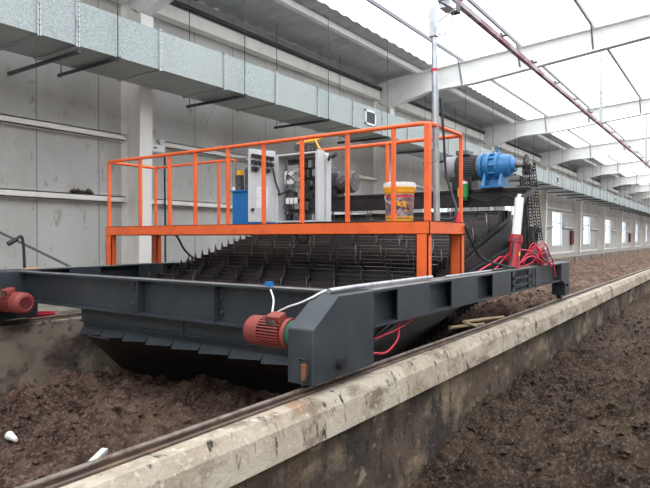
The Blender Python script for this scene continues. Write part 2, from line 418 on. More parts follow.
# ------------------------------------------------------------------ compost
def clods(vs, fs, hf, x0, x1, y0, y1, n, seed):
    rnd = random.Random(seed)
    for _ in range(n):
        x = rnd.uniform(x0+.05, x1-.05); y = y0+(y1-y0)*rnd.random()**1.3; r = .010+.035*rnd.random()**3
        z = hf(x, y)+r*.3; a = len(vs); ph = rnd.random()*6
        ring = [(x+r*rnd.uniform(.7,1.3)*math.cos(ph+k*PI/2.5), y+r*rnd.uniform(.7,1.3)*math.sin(ph+k*PI/2.5), z+rnd.uniform(-.3,.3)*r) for k in range(5)]
        vs += ring+[(x+r*rnd.uniform(-.3,.3), y, z+r*rnd.uniform(.5,1.0)), (x, y, z-r)]
        for k in range(5): fs += [(a+k, a+(k+1)%5, a+5), (a+(k+1)%5, a+k, a+6)]
def heap(name, xs, ys, hf, mat, label, cl):
    vs = []; fs = []; nx = len(xs)-1
    for y in ys:
        for x in xs: vs.append((x, y, hf(x, y)))
    for j in range(len(ys)-1):
        for i in range(nx):
            a = j*(nx+1)+i; fs.append((a, a+1, a+nx+2, a+nx+1))
    nf = len(fs); clods(vs, fs, hf, *cl)
    o = B().add(vs, fs, 0, True).build(name, mat)
    for p in o.data.polygons[nf:]: p.use_smooth = False
    return tag(o, label, 'compost', kind='stuff')
def ylist(a, fine_end, end, s0):
    out = [a]; s = s0
    while out[-1] < end:
        if out[-1] > fine_end: s *= 1.06
        out.append(min(out[-1]+min(s, 1.0), end))
    return out
def rough(x, y, a=1):
    v = 0; amp = .115; f = 1.9
    for k in range(6):
        v += amp*(abs(noise.noise(Vector((x*f+k*9, y*f, 3.1*k)))*2)-.35); amp *= .60; f *= 2.15
    return v*a
def sst(e0, e1, x): 
    t = max(0, min(1, (x-e0)/(e1-e0))); return t*t*(3-2*t)
def hl_(x, y):
    z = -2.02
    z += .34*math.exp(-((x+4.7)**2/1.6+(y-4.75)**2/.7))          # raked mound in front of the machine
    z += .16*math.exp(-((x+6.6)**2/.6+(y-4.4)**2/.8))
    z += .62*sst(7.5, 9.8, y)*(1-.12*sst(40,90,y))
    z += .20*sst(8.5, 10, y)*math.exp(-((x+3.1)**2/.9))
    return z + rough(x, y)
heap('compost_bed', [-7.55+4.985*i/130 for i in range(131)], ylist(0.5, 8, 113, .036), hl_, 'compost', 'reddish brown compost filling the channel under and behind the machine', (-7.5,-2.64,1.5,13,5000,1))
def hr_(x, y):
    z = -2.40+.45*sst(3.2,7,y)+.14*sst(-2.2,-.5,x)*(1-sst(5,8,y)) + .16*math.exp(-((x+.3)**2/.7+(y-7)**2/5)) + .10*noise.noise(Vector((x*.6, y*.5, 8)))
    return z + rough(x+30, y+11, 1.25)
heap('compost_bed', [-2.37+4.0*i/130 for i in range(131)]+[1.63+8.52*i/40 for i in range(1,41)], ylist(0.3, 9, 113, .036), hr_, 'compost2', 'dark crumbly compost in the channel at the lower right of the wall', (-2.37,1.5,2,16,6000,2))

# ------------------------------------------------------------------ compost turner machine
XR0, XR1 = -2.62, -2.40           # right end beam
XL0, XL1 = -8.12, -7.88           # left end beam
T = thing('compost_turner', 'large charcoal compost turning machine bridging the channel on rails', 'compost turner', (-5.2, 6.5, -1.06))
ZTp, ZBt = -.43, -.735
def end_beam(x0, x1, faceX, right):
    f = B().box(x0,x1,4.0,11.0,ZTp-.018,ZTp).box(x0,x1,4.0,10.4,ZBt,ZBt+.018).box((x0+x1)/2-.008,(x0+x1)/2+.008,4.0,10.9,ZBt+.018,ZTp-.018)
    o = f.build('end_beam','steel',T)
    p = B()
    if right:
        rng = [(398,430),(452,478),(493,511),(536,541)]
        for a, c in rng: B().box(x1-.012,x1,Y_on_X(a,x1),Y_on_X(c,x1),ZBt+.018,ZTp-.018).build('stiffener_plate','steel',o)
        q = Y_on_X(513,x1); w = Y_on_X(531,x1)
        p.box(x1-.03,x1,q,q+.1,ZBt+.018,ZTp-.018).box(x1-.03,x1,w-.1,w,ZBt+.018,ZTp-.018).box(x1-.03,x1,q,w,-.56,-.53).box(x1-.03,x1,q,w,-.66,-.63)
    else:
        for y in (4.8,6.0,7.2,8.4,9.6): B().box(x1-.012,x1,y,y+.5,ZBt+.018,ZTp-.018).build('stiffener_plate','steel',o)
    if p.v: p.build('rung_plate','steel',o)
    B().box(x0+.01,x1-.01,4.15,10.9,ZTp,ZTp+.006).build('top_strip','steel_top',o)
    return o
end_beam(XR0, XR1, 1, True); end_beam(XL0, XL1, 1, False)
def end_box(x0, x1, rear=False, wheelx=None):
    if not rear:
        prof = [(3.27,-1.04),(4.12,-1.03),(4.12,-.425),(3.60,-.425),(3.27,-.645)]
    else:
        prof = [(10.45,-.42),(11.05,-.42),(11.05,-1.0),(10.72,-1.0),(10.72,-.80),(10.45,-.72)]
    o = B().prism(prof,'x',x0,x1).build('wheel_box','steel',T,bevel=.008)
    yc = 3.72 if not rear else 10.83
    B().cyl((wheelx-.035,yc,-.97),(wheelx+.035,yc,-.97),.10,seg=24).build('rail_wheel','black',o)
    if not rear: B().cyl((x1,3.60,-.93),(x1+.05,3.60,-.93),.045,seg=20).build('axle_end','black',o)
    else: B().cyl((x1,yc,-.82),(x1+.03,yc,-.82),.03,seg=16).build('axle_end','black',o)
    return o
eb = end_box(XR0-.0, XR1+.005, False, -2.51)
# rusty latch hook on the box front
B().box(-2.475,-2.435,3.235,3.27,-1.0,-.88).build('rusty_tow_lug','rust',eb,bevel=.006)
B().tube(bez([(-2.50,3.262,-.86),(-2.46,3.22,-.84),(-2.43,3.262,-.87),(-2.42,3.24,-.96),(-2.45,3.22,-1.03)],5),.008,8).build('tow_hook','black',eb)
end_box(XL0, -7.50, False, -7.68); end_box(XR0, XR1+.005, True, -2.51); end_box(XL0, -7.55, True, -7.68)
# front beam
o = B().box(-7.9,XR0,3.87,4.07,ZTp-.02,ZTp).box(-7.5,XR0,3.87,4.07,-.81,-.79).box(-7.9,XR0,3.963,3.977,-.79,ZTp-.02).build('front_beam','steel',T)
st = B()
for px in (143, 219):
    x = at_Y(px,300,3.95).x; B().box(x-.006,x+.006,3.875,3.963,-.79,ZTp-.02).build('stiffener_plate','steel',o)
bo = B()
for px in (133, 141, 222):
    for z in (-.50,-.56,-.70):
        x = at_Y(px,300,3.95).x; bo.cyl((x,3.935,z),(x,3.963,z),.014,seg=6)
bo.build('bolts','edge',o)
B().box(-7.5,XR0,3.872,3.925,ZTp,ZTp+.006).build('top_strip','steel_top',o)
o = B().box(-6.33,-2.68,4.00,4.10,-.97,-.83).box(-6.33,-2.68,3.97,4.10,-.985,-.97).build('lower_crossbar','steel',T,bevel=.004)
B().box(-4.56,-4.54,3.99,4.0,-.97,-.83).build('joint_plate','black',o)
# notched scraper plates under the crossbar
o = B().box(-6.33,-2.68,4.03,4.06,-1.06,-.985).build('scraper_bar','steel',T)
nS = 9
for k in range(nS):
    x0 = -6.33+k*.405; x1 = x0+.40
    B().add([(x0,4.02,-1.05),(x1,4.02,-1.05),(x1,3.97,-1.105),(x0,3.97,-1.135),(x0,4.035,-1.05),(x1,4.035,-1.05),(x1,3.985,-1.11),(x0,3.985,-1.14)],
        [(0,1,2,3),(7,6,5,4),(0,4,5,1),(1,5,6,2),(2,6,7,3),(3,7,4,0)]).build('scraper_plate','steel',o)
B().prism([(4.07,-1.05),(4.50,-1.34),(4.53,-1.32),(4.10,-1.03)],'x',-6.33,-2.72).prism([(4.50,-1.30),(5.10,-1.88),(5.13,-1.86),(4.53,-1.28)],'x',-7.0,-2.72).build('added_shade_sheet','black',T)  # added black sheets standing in for the deep shade under the machine
# rear beam
B().box(XL1,XR0,10.55,10.75,ZTp-.02,ZTp).box(XL1,XR0,10.55,10.75,-.73,-.71).box(XL1,XR0,10.64,10.66,-.71,ZTp-.02).build('rear_beam','steel',T)
# high cross beam and its posts
o = B().box(-8.0,-2.55,9.0,9.22,.73,.77).box(-8.0,-2.55,9.0,9.22,.50,.53).box(-8.0,-2.55,9.02,9.05,.53,.73).build('high_cross_beam','black',T)
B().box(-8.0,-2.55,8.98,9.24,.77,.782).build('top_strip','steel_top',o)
for x in (-8.05, -2.74):
    B().prism([(9.0,-.43),(9.22,-.43),(9.22,.50),(9.0,.50)],'x',x,x+.15).build('beam_post','black',T,bevel=.006)
B().prism([(9.22,-.43),(9.75,-.43),(9.32,.5),(9.22,.72)],'x',-2.66,-2.64).build('gusset_plate','black',T)

# conveyor loop
def loop_pts():
    pts = []
    A = Vector((4.75,-.97)); Bp = Vector((9.25,.37))
    c2 = Vector((9.42,-.10)); r2 = .47
    c1 = Vector((5.05,-1.14)); r1 = .27
    def arc(c, r, a0, a1, n):
        return [(c.x+r*math.cos(a0+(a1-a0)*k/n), c.y+r*math.sin(a0+(a1-a0)*k/n)) for k in range(n+1)]
    up = math.radians(107); dn = math.radians(-79)
    out = arc(c1, r1, math.radians(281), up, 8)         # nose, going up clockwise
    out += arc(c2, r2, up, dn, 12)
    return out
LP = loop_pts(); LP = [Vector(p) for p in LP]; LPc = LP+[LP[0]]
cum = [0]
for a, c in zip(LPc[:-1], LPc[1:]): cum.append(cum[-1]+(c-a).length)
def on_loop(s):
    s %= cum[-1]
    for i in range(len(LPc)-1):
        if cum[i] <= s <= cum[i+1]:
            u = (s-cum[i])/max(1e-9,cum[i+1]-cum[i]); p = LPc[i].lerp(LPc[i+1], u); tt = (LPc[i+1]-LPc[i]).normalized(); return p, tt
CX0, CX1 = -7.2, -2.95
def shrink(d):
    out = []
    for i in range(len(LP)):
        tt = (LPc[i+1]-LP[i-1]).normalized(); nn = Vector((-tt.y, tt.x)); 
        out.append((LP[i].x-nn.x*d, LP[i].y-nn.y*d))
    return out
cf = B().prism(shrink(.05),'x',CX0+.02,CX1-.02).build('conveyor_bed','slat',T)
for x in (CX0-.03, CX1+.0):
    B().prism(shrink(.13),'x',x,x+.03).build('side_plate','black',cf)
NR = int(cum[-1]/.155); pitch = cum[-1]/NR
sw = .40
random.seed(3)
for k in range(NR):
    p, tt = on_loop(k*pitch); nn = Vector((-tt.y, tt.x))
    if nn.dot(p-Vector((7.1,-.6))) < 0: nn = -nn
    def P(x, a, h): q = p+tt*a+nn*h; return (min(x, CX1), q.x, q.y)
    s_ = B()
    off = (-k*.105+(.055 if k % 3 == 0 else 0)-(.04 if k % 5 == 2 else 0)) % sw
    xs = [CX0]+[x for x in (CX0+off+j*sw for j in range(12)) if CX0+.06 < x < CX1-.04]+[CX1]
    for j in range(len(xs)-1):
        x0 = xs[j]; x1 = xs[j+1]-.006; w2 = random.uniform(-.006,.006); h = .085+w2
        s_.add([P(x0,-.05,-.05),P(x1,-.05,-.05),P(x1,.03,h),P(x0,.03,h),P(x0,-.035,-.05),P(x1,-.035,-.05),P(x1,.042,h),P(x0,.042,h)],
               [(0,1,2,3),(7,6,5,4),(0,4,5,1),(1,5,6,2),(3,7,4,0)],0)
        s_.add([P(x0,.03,h),P(x1,.03,h),P(x1,.042,h),P(x0,.042,h)],[(0,1,2,3)],1 if random.random()<.18 else 0)
        hh = .175+random.uniform(-.01,.01); dx = .060; w = .008
        s_.add([P(x0,.05,-.05),P(x0,.03,hh),P(x0+dx,-.11,.03),P(x0+dx,-.10,-.05),P(x0+w,.05,-.05),P(x0+w,.03,hh),P(x0+dx+w,-.11,.03),P(x0+dx+w,-.10,-.05)],
               [(0,1,2,3),(7,6,5,4),(0,4,5,1),(2,6,7,3)],0)
        s_.add([P(x0,.03,hh),P(x0+dx,-.11,.03),P(x0+dx+w,-.11,.03),P(x0+w,.03,hh)],[(0,1,2,3)],1 if random.random()<.45 else 0)
    s_.build('slat_row',['slat','edge'],cf)
B().cyl((-7.3,9.42,-.10),(-2.55,9.42,-.10),.06,seg=16).build('head_shaft','black',cf)
# dark hopper plates closing the conveyor to the side of the bed
B().prism([(4.6,-1.30),(7.6,-.62),(9.4,-.30),(9.4,-.10),(7.6,-.42),(4.6,-1.10)],'x',-2.90,-2.86).build('side_guard','black',T)

# travel motors
def fins(bb, c, ax, r0, r1, L0, L1, n=26, mi=0, skip=None):
    c = Vector(c); ax = Vector(ax).normalized(); u = ax.orthogonal().normalized(); w = ax.cross(u)
    for k in range(n):
        a = 2*PI*k/n; d = u*math.cos(a)+w*math.sin(a); t = ax.cross(d)
        bb.obox(c+ax*(L0+L1)/2+d*(r0+r1)/2, ax*(L1-L0)/2, d*(r1-r0)/2+d*.004, t*.005, mi)
def travel_motor(x, y, z, s, sc=1.0, label=None):
    """s = +1: mounted on a face at x and pointing to -X"""
    ax = Vector((-s,0,0)); c = Vector((x,y,z))
    o = B().lathe(c+ax*.17*sc, ax, [(0,.02,0),(0,.115*sc,0),(.30*sc,.115*sc,0),(.30*sc,.02,0)]).build('travel_motor','red',T)
    if label: o['label'] = label
    f = B(); fins(f, c, ax, .11*sc, .145*sc, .18*sc, .46*sc, 30); f.build('cooling_fins','red',o)
    B().lathe(c+ax*.45*sc, ax, [(0,.13*sc,0),(0,.152*sc,0),(.15*sc,.150*sc,0),(.19*sc,.125*sc,0),(.20*sc,.095*sc,0),(.195*sc,.085*sc,1),(.19*sc,.001,1)],32).build('fan_cowl',['red','maroon'],o)
    B().lathe(c+ax*.10*sc, ax, [(0,.05,0),(0,.155*sc,0),(.045*sc,.155*sc,0),(.075*sc,.12*sc,0),(.08*sc,.05,0)]).build('end_shield','red',o)
    B().lathe(c, ax, [(0,.13*sc,0),(.03,.15*sc,0),(.10*sc,.135*sc,0),(.10*sc,.02,0)]).build('gear_flange','greenflange',o,)
    q = c+ax*.27*sc+Vector((0,-.05*sc,.155*sc))
    tb = B().obox(q,(.085*sc,0,0),(0,.06*sc,.02*sc),(0,-.012*sc,.035*sc)).build('terminal_box','red',o,bevel=.008,seg=2)
    B().obox(q+Vector((0,-.075*sc,-.045*sc)),(.06*sc,0,0),(0,.003,.0),(0,-.010*sc,.030*sc)).build('nameplate','edge',o)
    return o
travel_motor(XR0, 3.43, -.72, 1, .77, 'red finned travel motor on the near wheel box')
travel_motor(-7.50, 3.66, -.785, -1, .87, 'red travel motor on the left wheel box')

# drive gear motor (blue reducer, grey motor) on the high cross beam
c = Vector((-2.76,9.10,1.13)); ax = Vector((-1,0,0))
o = B().lathe(c, ax, [(0,.02,0),(0,.10,0),(.06,.115,0),(.07,.17,0),(.24,.185,0),(.24,.215,0),(.29,.215,0),(.29,.18,0),(.38,.18,0),(.38,.22,0),(.43,.22,0),(.43,.17,0),(.50,.17,0),(.50,.22,0),(.545,.22,0),(.545,.05,0)],32).build('gear_reducer','blue',T)
o['label'] = 'blue gear reducer of the drive motor'
bt = B()
for k in range(10):
    a = 2*PI*k/10; d = Vector((0,math.cos(a),math.sin(a)))
    bt.cyl(c+ax*.23+d*.197,c+ax*.44+d*.197,.018,seg=8)
bt.build('bolts','blue',o)
ft = B().prism([(8.86,.785),(9.34,.785),(9.24,1.02),(8.96,1.02)],'x',-3.23,-3.19).prism([(8.86,.785),(9.34,.785),(9.24,1.0),(8.96,1.0)],'x',-2.97,-2.93).box(-3.26,-2.90,8.84,9.36,.782,.81)
ft.prism([(9.04,.785),(9.16,.785),(9.14,1.0),(9.06,1.0)],'x',-3.2,-2.95)
ft.build('foot','blue',o)
B().cyl((-2.76,9.1,1.13),(-2.52,9.1,1.13),.045,seg=16).build('output_shaft','edge',o)
B().tube([Vector((-3.05,9.10,1.36)),Vector((-3.05,9.10,1.44))],.02,8).build('lifting_eye','blue',o)
m = B().lathe(c, ax, [(.545,.03,0),(.545,.205,0),(.58,.205,0),(.59,.165,0),(.95,.165,0),(.95,.03,0)],28).build('drive_motor','greymotor',T)
m['label'] = 'dark grey drive motor behind the orange posts'
f = B(); fins(f, c, ax, .16, .20, .60, .93, 34); f.build('cooling_fins','greymotor',m)
B().lathe(c, ax, [(.93,.19,0),(.93,.21,0),(1.12,.205,0),(1.17,.15,0),(1.175,.001,0)],28).build('fan_cowl','lightmotor',m)
B().box(-3.68,-3.48,8.93,9.2,1.33,1.41).build('terminal_box','greymotor',m,bevel=.01)
B().box(-3.75,-3.42,8.95,9.25,.782,.99).build('motor_stand','black',m)
# sprocket, chain
def sprocket(xc, yc, zc, r, n, nm, par):
    pts = []
    for k in range(n*2):
        a = PI*k/n; rr = r if k%2 else r-.025; pts.append((yc+rr*math.cos(a), zc+rr*math.sin(a)))
    return B().prism(pts,'x',xc-.012,xc+.012).build(nm,'black',par)
ch = sprocket(-2.60,9.1,1.13,.155,16,'drive_sprocket',T)
sprocket(-2.60,9.42,-.10,.28,28,'driven_sprocket',ch)
lk = B(); path = []
r1, r2 = .15, .275; c1 = Vector((9.1,1.13)); c2 = Vector((9.42,-.10)); dv = (c2-c1).normalized(); nv = Vector((dv.y,-dv.x))
for sgn in (1,):
    a0 = math.atan2(nv.y, nv.x)
    path += [c1+Vector((math.cos(a0+PI*k/10),math.sin(a0+PI*k/10)))*r1 for k in range(0,11)]
    path += [c2+Vector((math.cos(a0+PI+PI*k/16),math.sin(a0+PI+PI*k/16)))*r2 for k in range(0,17)]
path.append(path[0]); dist = 0; acc = []
for a, q in zip(path[:-1], path[1:]):
    L_ = (q-a).length; d0 = 0
    while dist < L_: acc.append((a+(q-a)*(dist/L_), (q-a).normalized())); dist += .05
    dist -= L_
for i, (q, tt) in enumerate(acc):
    w = .018 if i%2 else .024
    for sx in (-1,1):
        lk.obox((-2.56+sx*w,q.x,q.y),(.003,0,0),(0,tt.x*.029,tt.y*.029),(0,-tt.y*.014,tt.x*.014))
    lk.cyl((-2.585,q.x,q.y),(-2.535,q.x,q.y),.010,seg=6)
    if True:
        lk.cyl((-2.51,q.x,q.y),(-2.475,q.x,q.y),.010,seg=6)
        for sx in (-.473,-.512): lk.obox((-2+sx,q.x,q.y),(.003,0,0),(0,tt.x*.029,tt.y*.029),(0,-tt.y*.014,tt.x*.014))
for q_ in lk.v: q_.x -= .04
lk.build('roller_chain','black',ch)
B().prism([(9.02,.95),(9.18,.95),(9.50,.0),(9.34,-.40),(9.12,-.40),(9.10,.0)],'x',-2.68,-2.66).build('chain_guard','black',ch)
# second motor on the beam, behind the cabinet
c = Vector((-6.55,9.08,1.03)); ax = Vector((1,0,0))
m = B().lathe(c, ax, [(0,.03,0),(0,.16,0),(.6,.16,0),(.6,.03,0)],28).build('auxiliary_motor','greymotor',T)
m['label'] = 'dark motor behind the control cabinet'
f = B(); fins(f, c, ax, .155, .185, .05, .60, 34); f.build('cooling_fins','greymotor',m)
B().lathe(c, ax, [(.58,.18,0),(.58,.20,0),(.82,.20,0),(.87,.17,0),(.875,.05,0),(.87,.001,0)],28).build('fan_cowl','component',m)
B().box(-6.45,-6.0,8.95,9.2,.782,.90).build('motor_stand','black',m)
B().box(-6.5,-6.15,8.9,9.2,1.2,1.33).build('terminal_box','greymotor',m,bevel=.01)
# hydraulic cylinder
p0 = Vector((-2.50,8.12,-.43)); p1 = Vector((-2.50,8.42,.62)); dd = (p1-p0)
o = B().cyl(p0, p0+dd*.36, .078, seg=24).cyl(p0+dd*.34, p0+dd*.44, .092, seg=24).build('hydraulic_cylinder','red_cyl',T); o['label'] = 'red hydraulic cylinder with white upper tube'
B().cyl(p0+dd*.44, p0+dd*.95, .062, seg=24).cyl(p0+dd*.95,p0+dd*1.0,.035,seg=16).build('cylinder_rod','white',o)
B().box(-2.56,-2.44,8.02,8.22,-.43,-.40).build('mount_lug','black',o)
B().obox(p0+dd*.20+Vector((.0755,-.02,0)),(.004,0,0),(0,.03,0),(0,.008,.03)).build('warning_sticker','yellow',o)
B().tube(bez([(-2.42,8.08,.0),(-2.44,7.95,-.05),(-2.46,7.9,-.3),(-2.46,7.75,-.40),(-2.5,7.2,-.41),(-2.5,6.9,-.41)]),.012,8).build('black_hose','rubber',o)
B().bar((-2.53,8.60,.50),(-2.53,9.05,.75),.04,.04).bar((-2.46,8.38,.58),(-2.46,9.05,.72),.02,.05).build('cylinder_bracket','black',o)
# oil cup on the beam
o = B().lathe((-3.53,8.90,.60),(0,0,1),[(0,.001,0),(0,.05,0),(.05,.075,0),(.26,.075,0),(.26,.06,1),(.30,.06,1),(.30,.001,1)],20).build('oil_cup',['green','white'],T); o['label'] = 'green oil cup with white lid'
B().box(-3.57,-3.49,8.93,9.0,.55,.70).build('cup_bracket','black',o)
B().cyl((-3.53,8.9,.90),(-3.53,8.9,.93),.02,seg=10).build('red_cap','redhose',o)
B().box(-3.615,-3.58,8.86,8.94,.66,.80).build('yellow_plate','yellow',o)
B().tube(bez([(-3.5,8.97,.72),(-3.35,8.94,.62),(-3.1,8.94,.58),(-2.9,8.94,.66),(-2.7,8.94,.60)]),.010,6).build('black_cable','rubber',T)
# small pump motor with red hoses at the rear end of the near end beam
o = B().lathe((-2.66,9.35,-.29),(1,0,0),[(0,.001,0),(0,.11,0),(.30,.11,0),(.32,.09,0),(.32,.001,0)],20).box(-2.64,-2.42,9.26,9.44,-.43,-.38).build('pump_motor','greymotor',T); o['label'] = 'small dark pump motor wrapped in red hoses'
B().cyl((-2.46,9.25,-.33),(-2.46,9.50,-.33),.045,seg=12).build('valve_block','edge',o)
random.seed(12)
hoses = [[(-2.46,9.45,-.38),(-2.40,9.2,-.25),(-2.38,9.5,-.12),(-2.40,9.9,-.22),(-2.36,10.3,-.30),(-2.33,10.5,-.60)],
         [(-2.55,8.9,-.35),(-2.42,9.1,-.10),(-2.36,9.4,-.28),(-2.36,9.8,-.33),(-2.34,10.2,-.42)],
         [(-2.5,8.2,-.37),(-2.42,8.7,-.25),(-2.37,9.2,-.30),(-2.35,9.8,-.38),(-2.35,9.55,-.20),(-2.45,9.35,-.30)],
         [(-2.58,7.0,-.39),(-2.57,7.5,-.30),(-2.58,7.9,-.24),(-2.56,8.4,-.38),(-2.44,8.9,-.35),(-2.38,9.6,-.15),(-2.4,10.0,-.36)],
         [(-2.60,7.1,-.40),(-2.59,7.6,-.40),(-2.58,8.1,-.22),(-2.5,8.5,-.15),(-2.40,9.0,-.22),(-2.37,9.5,-.40)],
         [(-2.5,9.3,-.2),(-2.38,9.6,-.05),(-2.34,10.0,-.25),(-2.36,10.4,-.36),(-2.45,10.2,-.38)]]
hoses = [[(x, y if y < 8.6 else 8.6+(y-8.6)*.62, z-.02) for x,y,z in h] for h in hoses]
hoses += [[(x-.04, y+.12+random.uniform(-.1,.1), z+random.uniform(-.06,.05)) for x,y,z in h] for h in hoses[:3]]
for h in hoses: B().tube(bez(h,7),.011,7).build('red_hose','redhose',o)
# conduit and cables along the end beam
B().tube([(-2.50,3.62,-.40),(-2.50,4.0,-.395),(-2.50,5.45,-.395)],.020,10).build('silver_conduit','galvpipe',T)
B().tube([(-2.50,5.8,-.41),(-2.50,8.0,-.41)],.013,8).build('silver_conduit','galvpipe',T)
wc = [at_Y(270,288,3.90),at_Y(273.5,300,3.74),at_Y(272,316,3.60)+Vector((0,0,.01)),at_Y(276,313,3.55),at_Y(288,307,3.52),at_Y(300,303,3.52),at_Y(313,297,3.55),Vector((-2.56,3.66,-.405)),Vector((-2.50,3.80,-.395))]
B().tube(bez(wc),.008,8).build('white_cable','white',T)
cb = at_Y(269,286.5,3.90); B().obox((cb.x,3.90,-.405),(.03,0,0),(0,.02,0),(0,0,.022)).build('blue_connector','tankblue',T)
B().tube(bez([(-2.55,4.95,-.74),(-2.5,4.75,-.78),(-2.46,4.65,-.90),(-2.46,4.45,-.99),(-2.48,4.25,-.97),(-2.5,4.10,-.96)]),.009,8).build('red_cable','redhose',T)
B().tube(bez([(-2.55,5.3,-.74),(-2.5,4.9,-.80),(-2.46,4.6,-.82),(-2.5,4.3,-.86)]),.008,8).build('red_cable','redhose',T)

# ------------------------------------------------------------------ orange platform with guard rail
PX0, PX1, PY0, PY1, PZ0, PZ1 = -8.15, -2.58, 5.58, 6.55, .04, .18
T2 = thing('access_platform', 'orange steel platform with guard rail standing on the machine beams', 'platform', (-5.3, 6.0, -.43))
def channel(p0, p1, out, nm):      # C-channel, web outside
    a = Vector(p0); q = Vector(p1); o_ = Vector(out); bb = B()
    d = (q-a).normalized()
    L_ = (q-a)/2; cc = (a+q)/2
    bb.obox(cc-o_*.004, L_, o_*.004, (0,0,.07)); bb.obox(cc-o_*.03+Vector((0,0,.066)), L_, o_*.03, (0,0,.004)); bb.obox(cc-o_*.03-Vector((0,0,.066)), L_, o_*.03, (0,0,.004))
    return bb.build(nm,'orange',T2)
zc = (PZ0+PZ1)/2
channel((PX0,PY0,zc),(PX1,PY0,zc),(0,-1,0),'deck_beam'); channel((PX0,PY1,zc),(PX1,PY1,zc),(0,1,0),'deck_beam')
channel((PX0,PY0,zc),(PX0,PY1,zc),(-1,0,0),'deck_beam'); channel((PX1,PY0,zc),(PX1,PY1,zc),(1,0,0),'deck_beam')
B().box(PX0+.02,PX1-.02,PY0+.02,PY1-.02,PZ1-.012,PZ1-.003).build('deck_plate','black',T2)
def leg(x, y):
    bb = B().box(x,x+.14,y,y+.012,-.424,PZ0).box(x,x+.012,y,y+.09,-.424,PZ0).box(x+.128,x+.14,y,y+.09,-.424,PZ0)
    return bb.build('leg','orange',T2)
leg(PX0,PY0); leg(PX0+.01,PY1-.09); leg(PX1-.16,PY0); leg(PX1-.15,PY1-.09)
# guard rail
GT = 1.20
r_ = .024
tp = [(PX0+.02,PY1-.03,GT),(PX0+.02,PY0+.1,GT),(PX0+.06,PY0+.03,GT),(PX0+.2,PY0+.02,GT),(PX1-.25,PY0+.02,GT),(PX1-.08,PY0+.03,GT),(PX1-.03,PY0+.10,GT),(PX1-.02,PY1-.10,GT),(PX1-.05,PY1-.03,GT),(PX1-.15,PY1-.02,GT)]
B().tube(tp, r_, 12).build('top_rail','orange',T2)
B().tube([(PX1-.15,PY1-.02,GT),(-4.62,PY1-.02,GT)], r_, 12).build('top_rail','orange',T2)
B().tube([(PX0+.02,PY1-.03,GT),(PX0+.1,PY1-.02,GT),(-6.30,PY1-.02,GT),(-6.22,PY1-.02,GT-.03)], r_*.85, 12).build('top_rail','orange',T2)
fx = [at_Y(px,200,5.6).x for px in (140,169,195,227.7,263.3,301.5,347,393)]
def post(x, y, w=.044, r=.02): B().box(x-w/2,x+w/2,y-w/2,y+w/2,PZ1-.004,GT).build('rail_post','orange',T2,bevel=.005)
post(PX0+.05,PY0+.03); 
for x in fx: post(x, PY0+.03)
post(PX1-.04,PY0+.035,.062)
for x in (PX0+.05,-7.72,-6.59,-3.6,PX1-.04): post(x, PY1-.03,.038)

# ------------------------------------------------------------------ control cabinet
T3 = thing('control_cabinet', 'open pale grey electrical cabinet on the orange platform behind the guard rail', 'electrical cabinet', (-4.6,6.2,PZ1))
cx0, cx1, cy0, cy1, cz0, cz1 = -5.08, -4.37, 6.08, 6.33, PZ1+.03, 1.12
bb = B().box(cx0,cx1,cy1-.02,cy1,cz0,cz1).box(cx0,cx0+.02,cy0,cy1-.02,cz0,cz1).box(cx1-.02,cx1,cy0,cy1-.02,cz0,cz1).box(cx0+.02,cx1-.02,cy0,cy1-.02,cz0,cz0+.02).box(cx0+.02,cx1-.02,cy0,cy1-.02,cz1-.02,cz1)
bb.box(cx0+.02,cx0+.05,cy0,cy0+.012,cz0+.02,cz1-.02).box(cx1-.04,cx1-.02,cy0,cy0+.012,cz0+.02,cz1-.02)
bb.build('body','cabinet',T3)
bb = B().box(cx1,cx1+.025,cy0-.03,cy0+.12,cz0,cz1+.01).box(cx1,cx1+.04,cy0+.14,cy1,cz0-.02,cz1-.03); bb.build('side_panel','cabinet',T3,bevel=.005)
# mounting plate and rows of switchgear
B().box(cx0+.06,cx1-.08,cy1-.05,cy1-.03,cz0+.05,cz1-.05).build('mounting_plate','component',T3)
B().box(cx0+.07,cx0+.27,cy1-.055,cy1-.05,.60,.98).build('grey_plate','cabinet',T3)
random.seed(5)
for z in (.28,.43,.58,.72,.86,.98):
    d = B().box(cx0+.08,cx1-.09,cy1-.08,cy1-.05,z-.015,z+.01); d.build('din_rail','cabinet',T3)
    x = cx0+.10+(.22 if z > .6 else 0)
    while x < cx1-.08:
        w = random.choice((.035,.05,.07)); h = random.choice((.04,.05,.055)); mt = random.choice(('component','component','rubber','lightmotor'))
        B().box(x,x+w,cy1-.15,cy1-.08,z-h,z+h*.9).build('contactor',mt,T3,bevel=.004); x += w+random.choice((.008,.012,.05))
B().box(cx0+.09,cx0+.24,cy1-.17,cy1-.055,.72,.90).build('main_breaker','white',T3,bevel=.008)
B().box(cx0+.13,cx0+.19,cy1-.18,cy1-.17,.79,.85).build('breaker_lever','component',T3)
for k in range(3): B().box(cx0+.12+k*.07,cx0+.17+k*.07,cy1-.17,cy1-.15,.46,.54).build('white_relay','white',T3)
random.seed(8)
for k in range(12):
    x = random.uniform(cx0+.1,cx1-.15); z = random.uniform(.3,.95)
    B().tube(bez([(x,cy1-.12,z),(x+random.uniform(-.05,.05),cy1-.2,z-.06),(x+random.uniform(-.1,.1),cy1-.16,z-.14)],4),.006,5).build('wire','rubber',T3)
